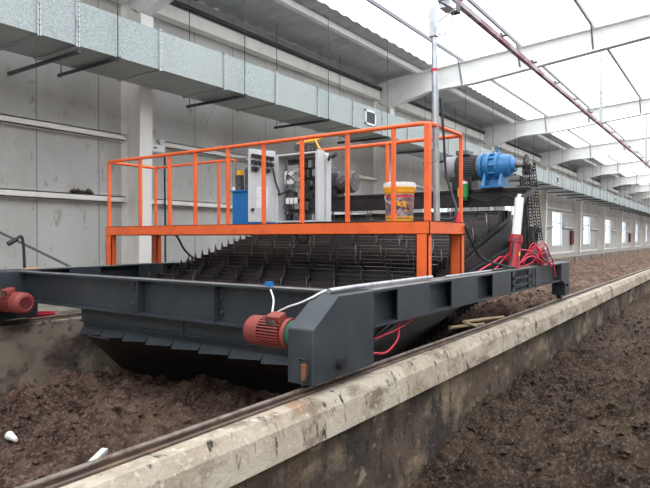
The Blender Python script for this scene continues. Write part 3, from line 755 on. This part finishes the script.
# door, hinged at left and swung towards the viewer
hx, hy = cx0, cy0; fxp = Vector((-5.22, 5.70)); dv = Vector((fxp.x-hx, fxp.y-hy)); dl = dv.length; dv.normalize(); nv = Vector((-dv.y, dv.x))
if nv.x < 0: nv = -nv
def D(u, w, z): q = Vector((hx,hy))+dv*u*dl+nv*w; return (q.x,q.y,z)
def dbox(u0,u1,w0,w1,z0,z1,nm,mat,par,bev=0):
    vs = [D(u0,w0,z0),D(u1,w0,z0),D(u1,w1,z0),D(u0,w1,z0),D(u0,w0,z1),D(u1,w0,z1),D(u1,w1,z1),D(u0,w1,z1)]
    return B().add(vs,[(0,3,2,1),(4,5,6,7),(0,1,5,4),(1,2,6,5),(2,3,7,6),(3,0,4,7)]).build(nm,mat,par,bevel=bev)
door = dbox(0,1,-.012,.012,cz0+.0,cz1+.05,'door','cabinet',T3,.004)
dbox(.28,.72,.012,.014,.40,.68,'paper_sheet','paper',door)
dbox(.84,.92,.012,.05,.36,.39,'door_latch','rubber',door)
for r in range(3):
    for cidx in range(6):
        if r == 2 and cidx not in (1,2,4,5): continue
        u = .12+cidx*.14; z = 1.06-r*.085+cidx*.004
        dbox(u,u+.10,.012,.06,z-.025,z+.025,'switch_back','rubber',door)
B().tube(bez([D(.15,.05,.93),D(.1,.08,.75),D(.0,.1,.62),(cx0+.08,cy0-.02,.58),(cx0+.15,cy0+.1,.64),(cx0+.2,cy0+.18,.62)]),.014,8).build('black_cable','rubber',door)
B().tube(bez([(cx1+.03,cy0+.2,1.02),(cx1+.12,cy0+.1,1.05),(cx1+.22,cy0,1.02),(cx1+.32,cy0-.05,1.04)]),.02,8).build('black_cable','rubber',T3)
# flat tray under cabinet
tag(B().box(-4.36,-3.45,5.95,6.45,PZ1,PZ1+.025).build('cover_plate','black',origin=(-4,6.2,PZ1),bevel=.004), 'flat black steel plate lying on the platform right of the cabinet', 'plate')
# floodlight on cabinet
FX = -.12
T4 = thing('floodlight', 'small black floodlight with yellow edge lying on the grey cabinet', 'floodlight', (-4.62,6.25,cz1))
B().obox((-4.62,6.22,cz1+.10),(.17,0,.0),(0,.08,.025),(0,-.016,.05)).build('housing','component',T4,bevel=.01)
B().obox((-4.62,6.22,cz1+.165),(.15,0,.01),(0,.085,.03),(0,-.003,.012)).build('yellow_frame','yellow',T4,bevel=.005)
B().bar((-4.48,6.16,cz1+.17),(-4.36,6.12,cz1+.02),.02,.012).build('yellow_bracket','yellow',T4)
B().box(-4.72,-4.52,6.18,6.26,cz1,cz1+.05).build('stand','rubber',T4)

# hydraulic power unit, blue tank left of cabinet
T5 = thing('hydraulic_power_unit', 'blue oil tank with pump motor on top, left of the cabinet door', 'hydraulic unit', (-5.8,6.2,PZ1))
x0 = at_Y(232,200,6.1).x; x1 = at_Y(262,200,6.1).x
B().box(x0,x1,6.1,6.42,PZ1,.66).build('tank','tankblue',T5,bevel=.01)
B().box(x0-.02,x1+.02,6.08,6.44,.66,.68).build('tank_lid','tankblue',T5)
B().lathe((x0+.22,6.26,.68),(0,0,1),[(0,.001,0),(0,.09,0),(.30,.09,0),(.34,.06,0),(.34,.001,0)],20).build('pump_motor','component',T5)
B().box(x0+.05,x0+.14,6.12,6.2,.68,.90).build('valve','component',T5)
B().box(x0+.06,x0+.12,6.14,6.2,.90,.97).build('yellow_coil','yellow',T5)
B().tube([(x0+.02,6.15,.68),(x0+.02,6.15,1.12),(x0+.3,6.15,1.15)],.015,8).build('pipe','galvpipe',T5)
B().cyl((x0+.02,6.12,.68),(x0+.02,6.12,.73),.03,seg=12).build('filler_cap','white',T5)

# bucket
bc = at_Y(399.5,219,5.95); bc.z = PZ1
T6 = thing('paint_bucket', 'yellow plastic pail with white lid and dark printed label on the platform', 'bucket', bc)
R1, R0 = .165, .150
B().lathe(bc,(0,0,1),[(0,.001,0),(0,R0,0),(.035,R0,0),(.035,R0+.001,1),(.275,R1,1),(.275,R1,2),(.30,R1+.001,2),(.30,R1+.002,1),(.315,R1+.002,1),(.315,R1+.002,0),(.35,R1+.003,0)],40).build('body',['yellow','bucketlabel','redband'],T6)
B().lathe(bc,(0,0,1),[(.335,R1,0),(.335,R1+.015,0),(.375,R1+.018,0),(.375,R1+.023,0),(.395,R1+.023,1),(.44,R1+.018,1),(.445,R1+.008,1),(.435,.12,1),(.435,.001,1)],40).build('lid',['yellow','white'],T6)
dc = Vector((-bc.x,-bc.y,0)).normalized(); sd = Vector((dc.y,-dc.x,0)); sd = -sd if sd.x < 0 else sd
def onb(a, z): 
    rr = R0+(R1-R0)*(z-.03)/.24+.0035; d = dc*math.cos(a)+sd*math.sin(a); return bc+d*rr+Vector((0,0,z)), d
mk = B()
for (a,z,w,h) in ((-.05,.20,.024,.035),(.12,.215,.012,.02),(.15,.18,.03,.012),(.34,.205,.022,.036),(.42,.17,.018,.014),(.28,.225,.03,.008),(-.12,.225,.02,.008)):
    p, d = onb(a, z); tt = Vector((-d.y,d.x,0)); mk.obox(p, tt*w/1.4, Vector((0,0,h/1.6)), d*.002)
for k in range(15):
    a = -1.3+k*.19; p, d = onb(a, .055); tt = Vector((-d.y,d.x,0)); mk.obox(p,(tt*.010+Vector((0,0,.012))),(tt*-.004+Vector((0,0,.005))),d*.002)
mk.build('printed_marks','yellow',T6)
B().tube(bez([onb(-1.5,.30)[0],onb(-1.1,.24)[0]+dc*.02,onb(-.6,.20)[0]+dc*.01]),.004,6).build('handle','white',T6)

# ------------------------------------------------------------------ mast and conductor rail
T7 = thing('cable_mast', 'tall silver pole rising beside the platform corner post', 'pole', (-2.60,5.80,PZ1))
B().cyl((-2.60,5.80,PZ1),(-2.63,5.80,1.95),.035,seg=16).cyl((-2.63,5.80,1.93),(-2.64,5.80,2.25),.026,seg=16).build('pole','galvpipe',T7)
B().box(-2.68,-2.60,5.76,5.84,2.15,2.45).build('head_bracket','galvpipe',T7,bevel=.005)
B().cyl((-2.63,5.80,1.78),(-2.63,5.80,1.81),.038,seg=16).build('red_band','redhose',T7)
B().tube(bez([(-2.575,5.84,1.5),(-2.55,5.86,1.1),(-2.53,5.88,.7),(-2.45,5.86,.45),(-2.38,5.8,.3),(-2.40,5.75,.20),(-2.52,5.72,.20)]),.014,8).build('black_cable','rubber',T7)
B().tube([(-2.64,5.84,2.30),(-2.85,6.9,2.86)],.008,6).tube(bez([(-2.64,5.84,2.20),(-2.72,6.3,2.35),(-2.85,6.85,2.80)]),.007,6).build('collector_arm','darkpipe',T7)
B().cyl((-2.60,6.38,.18),(-2.60,6.38,.30),.03,.016,seg=12).build('red_beacon','redhose',T7)
T8 = thing('conductor_rail', 'long maroon conductor rail hanging below the roof beams along the hall', 'conductor rail', (-3.0,40,3.12))
B().box(-3.035,-2.965,5.5,105,3.07,3.14).build('rail_body','pipepink',T8)
B().box(-3.02,-2.98,5.5,105,3.14,3.16).build('rail_top','galvpipe',T8)
for k in range(24):
    y = 7.4+k*1.7; B().box(-3.09,-2.91,y-.02,y+.02,3.15,3.175).box(-3.02,-2.98,y-.02,y+.02,3.17,3.21).build('clip','darkpipe',T8)
for y in COLS[1:8]:
    zb = 5.30-(1.2*.104)
    B().box(-3.04,-2.96,y-.03,y+.03,3.16,5.24).build('hanger_post','galvpipe',T8)
T9 = thing('collector_trolley', 'small grey current collector on the end of the maroon overhead rail', 'trolley', (-2.95,7.1,3.0))
B().box(-3.06,-2.94,6.85,7.3,2.93,3.06).build('body','darkpipe',T9,bevel=.01)
B().box(-3.0,-2.86,6.75,6.95,2.84,2.93).build('bracket','galvpipe',T9,bevel=.005)
B().tube([(-2.9,6.8,2.86),(-2.9,6.5,2.83)],.012,6).build('arm','darkpipe',T9)

# ------------------------------------------------------------------ small things by the wall
q = at_X(157.5,148,-9.90)
Tt = thing('emergency_light', 'white twin head emergency light beside the nearest wall column', 'emergency light', (-9.95,q.y,q.z-.1))
B().box(-9.99,-9.90,q.y-.24,q.y+.22,q.z-.09,q.z+.07).build('housing','white',Tt,bevel=.01)
for s in (-.12,.13):
    o = B().lathe((-9.95,q.y+s,q.z+.13),(1,0,0),[(0,.03,0),(.0,.06,0),(.06,.075,1),(.055,.001,1)],16).build('lamp_head',['white','cabinet'],Tt)
B().box(-9.902,-9.896,q.y-.10,q.y+.0,q.z-.02,q.z+.01).build('label_strip','component',Tt)
a = at_X(165,153,-9.95)
tag(B().tube(bez([(-9.95,a.y,1.80),(-9.95,a.y,1.0),(-9.95,a.y+.01,.2),(-9.94,a.y,-.4),(-9.93,a.y+.02,-1.1)]),.02,8).build('power_cable','rubber',origin=(-9.95,a.y,-1.1)), 'black cable hanging down the wall from the emergency light', 'cable')
tag(B().tube(bez([at_Y(172,232,6.4),at_Y(178,238,6.55),at_Y(184,249,6.7),at_Y(192,257,6.9),at_Y(200,261,7.1)]),.018,8).build('power_cable','rubber',origin=at_Y(200,261,7.1)), 'black cable sagging from the left end of the platform to the slats', 'cable')
tag(B().tube(bez([at_Y(465,226,6.5),at_Y(471,240,6.7),at_Y(482,258,7.3),Vector((-2.46,7.55,-.36)),Vector((-2.46,8.0,-.40))]),.016,8).build('power_cable','rubber',origin=(-2.46,8.0,-.4)), 'thick black cable drooping from platform corner to the near end beam', 'cable')
tag(B().tube(bez([at_Y(296,235,5.75),at_Y(299,241,5.75),at_Y(304,243,5.75),at_Y(308,239,5.75),at_Y(306,234,5.75)]),.012,8).build('cable_loop','rubber',origin=at_Y(304,236,5.75)), 'small black cable loop hanging under the middle of the platform', 'cable')
# hooked lever and leaning rod at far left
p = at_X(24,270,-7.98); 
lv = thing('hooked_lever','black gooseneck lever standing on the left end of the machine','lever',p)
B().tube(bez([at_X(24.5,270,-7.98),at_X(24,255,-7.98),at_X(23,242,-7.98),at_X(21,236.5,-7.98),at_X(16,239,-7.98)],6),.020,8).build('stem','rubber',lv)
B().tube([at_X(17,239,-7.98),at_X(8,244,-7.98)],[.030,.034],10).build('head','rubber',lv)
ra = at_X(-12,226.5,-10.12); rb = at_X(75,269,-9.3); rc = rb+(rb-ra)*((rb.z+1.10)/(ra.z-rb.z))
tag(B().tube([ra,rc],.022,8).build('metal_rod','greymotor',origin=rc), 'thin grey rod leaning diagonally in front of the left wall', 'rod')
a = at_X(22,270,-7.95); c_ = at_X(40,268.5,-7.95)
tag(B().tube([a,(a+c_)/2,c_],[.02,.03,.026],10).build('tool_handle','woodhandle',origin=a), 'brown wooden tool handle lying on the left beam by the lever', 'handle')
# red dish
d0 = Vector((-7.98, Y_on_X(47,-7.98)-.10, -1.13))
tag(B().lathe(d0,(0,0,1),[(0,.001,0),(0,.15,0),(.07,.21,0),(.075,.22,0),(.07,.205,0),(.012,.125,0),(.012,.001,0)],28).build('plastic_dish','redhose',origin=d0), 'shallow bright red plastic dish on the left channel wall', 'dish')
# dirt lump on girt
bn = B(); random.seed(2)
for k in range(16):
    px = 72+k*1.3; q = at_X(px,194.5,-10.05); q.z = .84+random.uniform(0,.03)
    bn.lathe(q,(0,0,1),[(-.02,.001,0),(0,random.uniform(.03,.06),0),(random.uniform(.03,.09),.001,0)],8)
tag(bn.build('dirt_clump','compost2',origin=(-10.05,Y_on_X(82,-10.05),.83)), 'dark clump of dirt lying on the lower white wall girt', 'dirt')
# extinguisher box on the window wall
for (px, lb) in ((572,'dark red cabinet on the wall right of the first clear window'),(627,'dark red cabinet on the wall farther down the window row')):
    y = Y_on_X(px,-10.1); y = min(COLS, key=lambda c: abs(c-y))-.75
    tt = thing('fire_cabinet', lb, 'cabinet', (-10.05,y,-.5))
    B().box(-10.14,-9.98,y-.35,y+.35,-.50,.55).build('body','maroon',tt,bevel=.01)
    B().box(-9.98,-9.965,y-.30,y+.30,-.45,.50).build('door','maroon',tt)
# sticks and litter
def stick(p, q, r, lb, nm='wooden_stick', cat='stick', mat='wood', sq=False):
    bb = B().bar(p,q,r*2,r*1.6) if sq else B().tube([p,Vector(p).lerp(Vector(q),.5)+Vector((0,0,.004)),q],[r,r*.9,r*.8],8)
    return tag(bb.build(nm,mat,origin=p,bevel=.004 if sq else 0), lb, cat)
stick(at_Y(464,322,6.9)*1,at_Y(504,317,8.05),.022,'pale wooden stick reaching farthest right in the pile beside the rail')
stick(at_Y(450,328,6.6),at_Y(484,324,7.4),.022,'pale wooden stick lying lowest in the pile beside the rail')
stick(at_Y(465,323,6.95),at_Y(478,327,7.05),.018,'short pale stick crossing between the two long ones by the rail')
def ground_at(px, py, hf):
    t = (px-325)/583; d = 3.0
    for _ in range(60):
        x = d*(CS*t-SN); y = d*(CS+SN*t); z = hf(x, y); d += ((-z)*583/(py-238)-d)*.3
    return Vector((d*(CS*t-SN), d*(CS+SN*t), hf(d*(CS*t-SN), d*(CS+SN*t))))
a = ground_at(91,469,hl_)+Vector((0,0,.05)); c_ = ground_at(104,458,hl_)+Vector((0,0,.08))
stick(a, c_, .03,'white plastic strip lying on the compost at the lower left','plastic_strip','litter','white',True)
a = ground_at(8,440,hl_)+Vector((0,0,.04)); d_ = Vector((.14,.0,-.02))
tag(B().tube([a,a+d_],[.045,.02],14).build('paper_cup','white',origin=a), 'crushed white cup lying on compost at the left edge', 'cup')

# ------------------------------------------------------------------ tidy helper properties
for o in bpy.data.objects:
    if '_o' in o: del o['_o']

# ------------------------------------------------------------------ light
w = bpy.data.worlds.new('World'); bpy.context.scene.world = w; w.use_nodes = True
bg = w.node_tree.nodes['Background']; bg.inputs[0].default_value = (.96,.975,1.0,1); bg.inputs[1].default_value = 2.3
sun = bpy.data.lights.new('sun','SUN'); sun.energy = .8; sun.angle = math.radians(25); sun.color = (1,.97,.93)
so = bpy.data.objects.new('sun', sun); C.objects.link(so); so.rotation_euler = (math.radians(18), math.radians(22), 0); so.location = (0,0,20)

cam = bpy.data.cameras.new('camera'); co = bpy.data.objects.new('camera', cam); C.objects.link(co)
co.location = (0,0,H); co.rotation_euler = (math.radians(90-.59), 0, math.radians(35))
cam.sensor_width = 36; cam.lens = 583/650*36; cam.clip_end = 400; cam.clip_start = .05
S = bpy.context.scene; S.camera = co
S.view_settings.view_transform = 'Standard'; S.view_settings.look = 'None'; S.view_settings.gamma = 1; S.view_settings.exposure = .35
S.view_settings.use_curve_mapping = False
S.cycles.max_bounces = 10; S.cycles.diffuse_bounces = 5; S.cycles.transparent_max_bounces = 12
